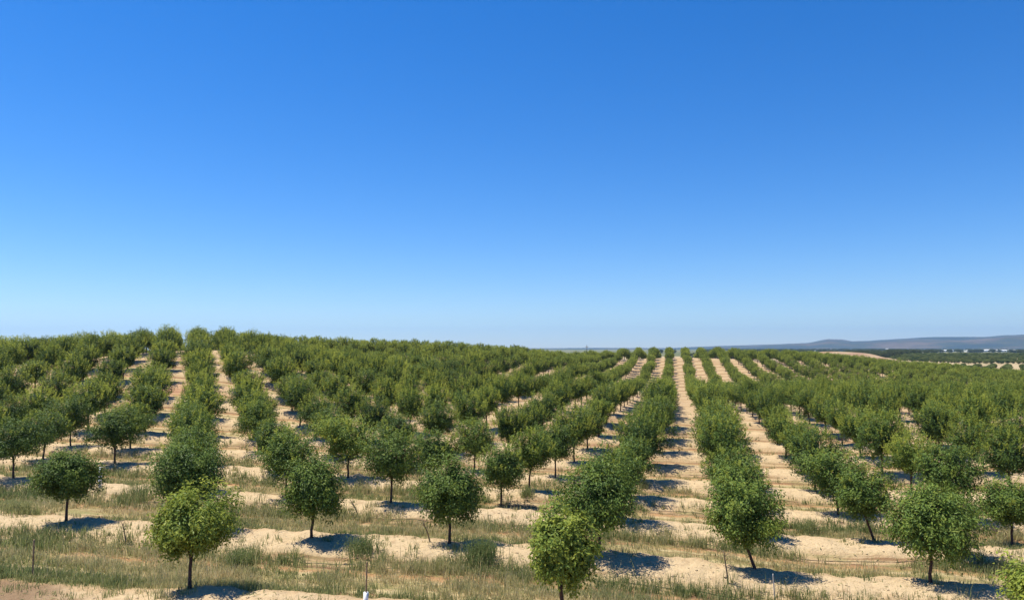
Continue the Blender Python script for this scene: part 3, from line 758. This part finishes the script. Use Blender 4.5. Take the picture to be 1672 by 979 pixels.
NL = 60000
yy = 15 + (62 - 15) * rngG.random(NL) ** 1.5; xx = yy * rngG.uniform(-0.78, 0.78, NL); u_, v_ = uv_of(xx, yy); s = ridge_s(xx, yy)
kp = (v_ > 13) & (rngG.random(NL) < np.clip(fbm(u_ * .5, v_ * .9, 141) * 2.6 - .85, 0.05, 1) * (0.45 + 0.55 * (np.abs(s) > 1.0)))
xx, yy = xx[kp], yy[kp]; n = len(xx)
D = rand_dirs(rngG, n); D[:, 2] *= 0.25
L_ = rngG.uniform(.05, .22, n)
V, T, A = leaves_from(np.stack([xx, yy, height(xx, yy) + .015], 1), D, L_, L_ * rngG.uniform(.08, .22, n), rngG, np.where(rngG.random(n) < .6, rngG.uniform(.7, 1, n), rngG.uniform(.1, .5, n)), 1.2)
o = obj('straw_litter', mesh_np('straw_litter', V, [T], {'leafvar': A}), M_GRASS); tag(o, 'dry straw and leaf litter scattered over the sandy soil', 'litter', kind='stuff')

# ------------------------------------------------------------------ single weeds
def weed(px, py, w_, h_, nb, v0, label, name='weed_clump', leafy=False):
    x, y = ground_at(px, py); z = float(height(x, y)); rng = np.random.default_rng(int(px * 7 + py))
    P = np.stack([rng.normal(size=nb) * w_ * .24, rng.normal(size=nb) * w_ * .2, np.zeros(nb)], 1)
    for i in range(nb): P[i, 2] = float(height(x + P[i, 0], y + P[i, 1])) - z
    V, q, t3, A = blades(P, h_ * rng.uniform(.4, 1.05, nb), rng.uniform(.012, .026, nb), rng.uniform(.05, .55, nb), np.clip(v0 + rng.normal(size=nb) * .12, 0, 1), rng)
    FL = [q, t3]
    if leafy:
        m = nb * 3; i = rng.integers(0, nb, m); f = rng.uniform(.25, 1, m)
        PP = P[i] + np.stack([rng.normal(size=m) * .06, rng.normal(size=m) * .06, h_ * f * .85], 1)
        V2, T2, A2 = leaves_from(PP, rand_dirs(rng, m) + [0, 0, .4], rng.uniform(.04, .08, m), rng.uniform(.015, .03, m), rng, np.clip(v0 + rng.normal(size=m) * .12, 0, 1))
        FL[1] = np.concatenate([t3, T2 + len(V)]); V = np.concatenate([V, V2]); A = np.concatenate([A, A2])
    o = obj(name, mesh_np(name, V, FL, {'leafvar': A}), M_GRASS, None, (x, y, z)); tag(o, label, 'weed', 'weed clumps among the ridges')
weed(786, 918, 1.1, .75, 420, .18, 'tall bright green weed clump right of the central tree\'s shadow', leafy=True)
weed(30, 838, 1.6, .6, 380, .45, 'low grey-purple brushy weed at left edge beside pale ridge', leafy=True)
weed(388, 928, 1.0, .7, 240, .22, 'dark leafy weed right of the front yellow-green tree\'s trunk', leafy=True)
weed(1322, 872, 1.2, .75, 320, .38, 'grey-green weed clump right of the leaning-trunk tree', leafy=True)
weed(1650, 850, 1.0, .6, 240, .4, 'grey-green weed by the third ridge at the right edge', leafy=True)
weed(1560, 905, .9, .6, 240, .2, 'green weed at the foot of the small slanting tree', leafy=True)
weed(860, 808, 0.75, .5, 320, .35, 'grassy green weed clump left of the thin third-ridge tree trunk')
weed(590, 900, 1.2, .55, 320, .2, 'dense green weed clump on the bank between compact tree and central tree', leafy=True)
weed(225, 815, 2.2, .75, 520, .25, 'tall grassy weed clump between the far left tree and tall dark tree')
weed(1050, 795, 0.85, .45, 320, .5, 'straw-tinted weed clump right of the big leafy tree')

# ------------------------------------------------------------------ stakes, guards, hoses, dead saplings
def stake(px, py, h, rad, mat, label, lean=(0, 0), guard=None, name='wooden_stake'):
    x, y = ground_at(px, py) if py < 985 else (None, None)
    return stake_xy(x, y, h, rad, mat, label, lean, guard, name)
def stake_xy(x, y, h, rad, mat, label, lean=(0, 0), guard=None, name='wooden_stake'):
    z = float(height(x, y)); V = []; F = []
    path = [(lean[0] * f, lean[1] * f, -0.15 + (h + .15) * f) for f in (0, .3, .6, 0.97, 1.0)]
    tube_rings(path, [rad, rad, rad * .97, rad * .95, rad * .6], 8, V, F)
    if guard:
        root = bpy.data.objects.new(name, None); C.objects.link(root); root.location = (x, y, z)
        obj('post', fin_tube('post', V, F), mat, root)
        V2 = []; F2 = []
        k = [(0, 0, -.05), (0, 0, guard * .5), (0.01, 0, guard), (0.01, 0, guard - .01), (0, 0, 0.02)]
        tube_rings(k, [.06, .06, .062, .054, .052], 12, V2, F2, caps=False); obj('guard_sleeve', fin_tube('guard_sleeve', V2, F2), M_TUBE, root)
        tag(root, label, 'stake'); return root
    o = obj(name, fin_tube(name, V, F), mat, None, (x, y, z)); tag(o, label, 'stake'); return o
x, y = xy_of(-7.5, V0); stake_xy(x, y, 1.22, .022, M_STAKE, 'thin wooden stake rising from a white tree guard at the bottom edge', (0.02, 0), 0.48)
x, y = xy_of(-17.5, V0); stake(53, 944, 1.15, .026, M_STAKE, 'bare wooden stake standing in grass at the bottom left')
x, y = xy_of(2.5, V0); stake_xy(*ground_at(1266, 984), .78, .018, M_GREY, 'thin pale grey stake at the bottom, below the leaning-trunk tree', (-0.05, 0))
x, y = xy_of(-27.5, V0 + 2 * RS)
V = []; F = []
tube_rings([(0, 0, -.05), (0, 0, .5), (.01, 0, .95), (.01, 0, .94), (0, 0, 0.02)], [.07, .07, .075, .066, .064], 12, V, F, caps=False)
gx_, gy_ = ground_at(163, 796); root = bpy.data.objects.new('tree_guard', None); C.objects.link(root); root.location = (gx_, gy_, float(height(gx_, gy_)))
obj('sleeve', fin_tube('sleeve', V, F), M_TUBE, root)
V = []; F = []; tube_rings([(0, 0, -.05), (0, 0, .5), (.03, 0, .95)], [.02, .018, .01], 6, V, F); obj('sapling_stem', fin_tube('sapling_stem', V, F), M_TWIG, root)
tag(root, 'white tree guard where a tree is missing, right of the far left tree', 'tree guard')

def sapling(px, py, h, lean, label, leafy=60):
    x, y = ground_at(px, py); z = float(height(x, y)); rng = np.random.default_rng(int(px)); V = []; F = []
    root = bpy.data.objects.new('dry_sapling', None); C.objects.link(root); root.location = (x, y, z)
    p = [(0, 0, -.1), (lean * .25, 0, h * .3), (lean * .6, .02, h * .65), (lean, 0, h)]
    tube_rings(p, [.028, .024, .02, .012], 7, V, F)
    for i in range(7):
        f = rng.uniform(.35, .95); b = np.array([lean * f, 0, h * f]); d = rand_dirs(rng, 1)[0] * .22; d[2] = abs(d[2]) + .08
        tube_rings([b, b + d * .6, b + d], [.008, .006, .003], 4, V, F)
    obj('stem', fin_tube('stem', V, F), M_TWIG, root)
    if leafy:
        f = rng.uniform(.5, 1.05, leafy); P = np.stack([lean * f, 0 * f, h * f], 1) + rng.normal(size=(leafy, 3)) * .09
        V2, T2, A2 = leaves_from(P, rand_dirs(rng, leafy), rng.uniform(.05, .09, leafy), rng.uniform(.02, .035, leafy), rng, rng.uniform(.3, .8, leafy))
        obj('leaves', mesh_np('leaves', V2, [T2], {'leafvar': A2}), M_GRASS, root)
    tag(root, label, 'sapling')
sapling(585, 841, .62, -.32, 'short sapling leaning left, right of the compact round tree')
sapling(703, 884, .72, -.30, 'leaning leafless sapling just left of the round central tree', 20)
sapling(1189, 952, .95, -.12, 'thin bent dead sapling beside the leaning-trunk tree', 14)
sapling(206, 887, .68, -.16, 'small drooping sapling left of the front yellow-green tree', 70)
sapling(1583, 800, .7, .0, 'thin twiggy sapling standing behind the broad leafy tree', 40)

for n in range(1, 7):      # black drip hoses, one per ridge
    v_ = V0 + RS * (n - 1) - 1.75; V = []; F = []
    us = np.arange(-42, 46, .35); wob = (fbm(us * .25, us * 0 + n, 15) - .5) * .4
    X, Y = xy_of(us, v_ + wob); kk = Y > 10; X, Y = X[kk], Y[kk]
    path = np.stack([X, Y, height(X, Y) + .008], 1)
    tube_rings(path, [.011] * len(path), 6, V, F, caps=True)
    o = obj('drip_hose', fin_tube('drip_hose', V, F), M_HOSE)
    tag(o, 'black drip hose along the near side of the %s planting ridge from the front' % ordn(n), 'hose', 'drip hoses along the ridges')

# thin pole on the skyline
y = 236.0; x = (958 - 836) / 1210 * y; z = float(height(x, y)); V = []; F = []
root = bpy.data.objects.new('utility_pole', None); C.objects.link(root); root.location = (x, y, z)
tube_rings([(0, 0, -.5), (0, 0, 3), (0, 0, 5.4)], [.1, .09, .07], 8, V, F); obj('post', fin_tube('post', V, F), M_BARK, root)
V, F = boxv(-.5, .5, -.04, .04, 4.8, 4.9); obj('crossbar', mesh_np('crossbar', V, [F]), M_BARK, root)
tag(root, 'thin dark pole poking above the skyline trees right of centre', 'pole')

# ------------------------------------------------------------------ haze
V, F = boxv(-15500, 15500, -15500, 15500, -40, 420)
hz = obj('haze', mesh_np('haze', V, [F])); hm = bpy.data.materials.new('haze_air'); hm.use_nodes = True; hn = hm.node_tree; hn.nodes.clear()
ho = hn.nodes.new('ShaderNodeOutputMaterial'); pv = hn.nodes.new('ShaderNodeVolumePrincipled'); pv.inputs['Color'].default_value = (0.36, 0.62, 1.0, 1)
pv.inputs['Density'].default_value = 0.00006; pv.inputs['Anisotropy'].default_value = 0.3
hn.links.new(pv.outputs[0], ho.inputs['Volume']); hz.data.materials.append(hm); tag(hz, kind='stuff', label='pale blue haze in the air over the plain')
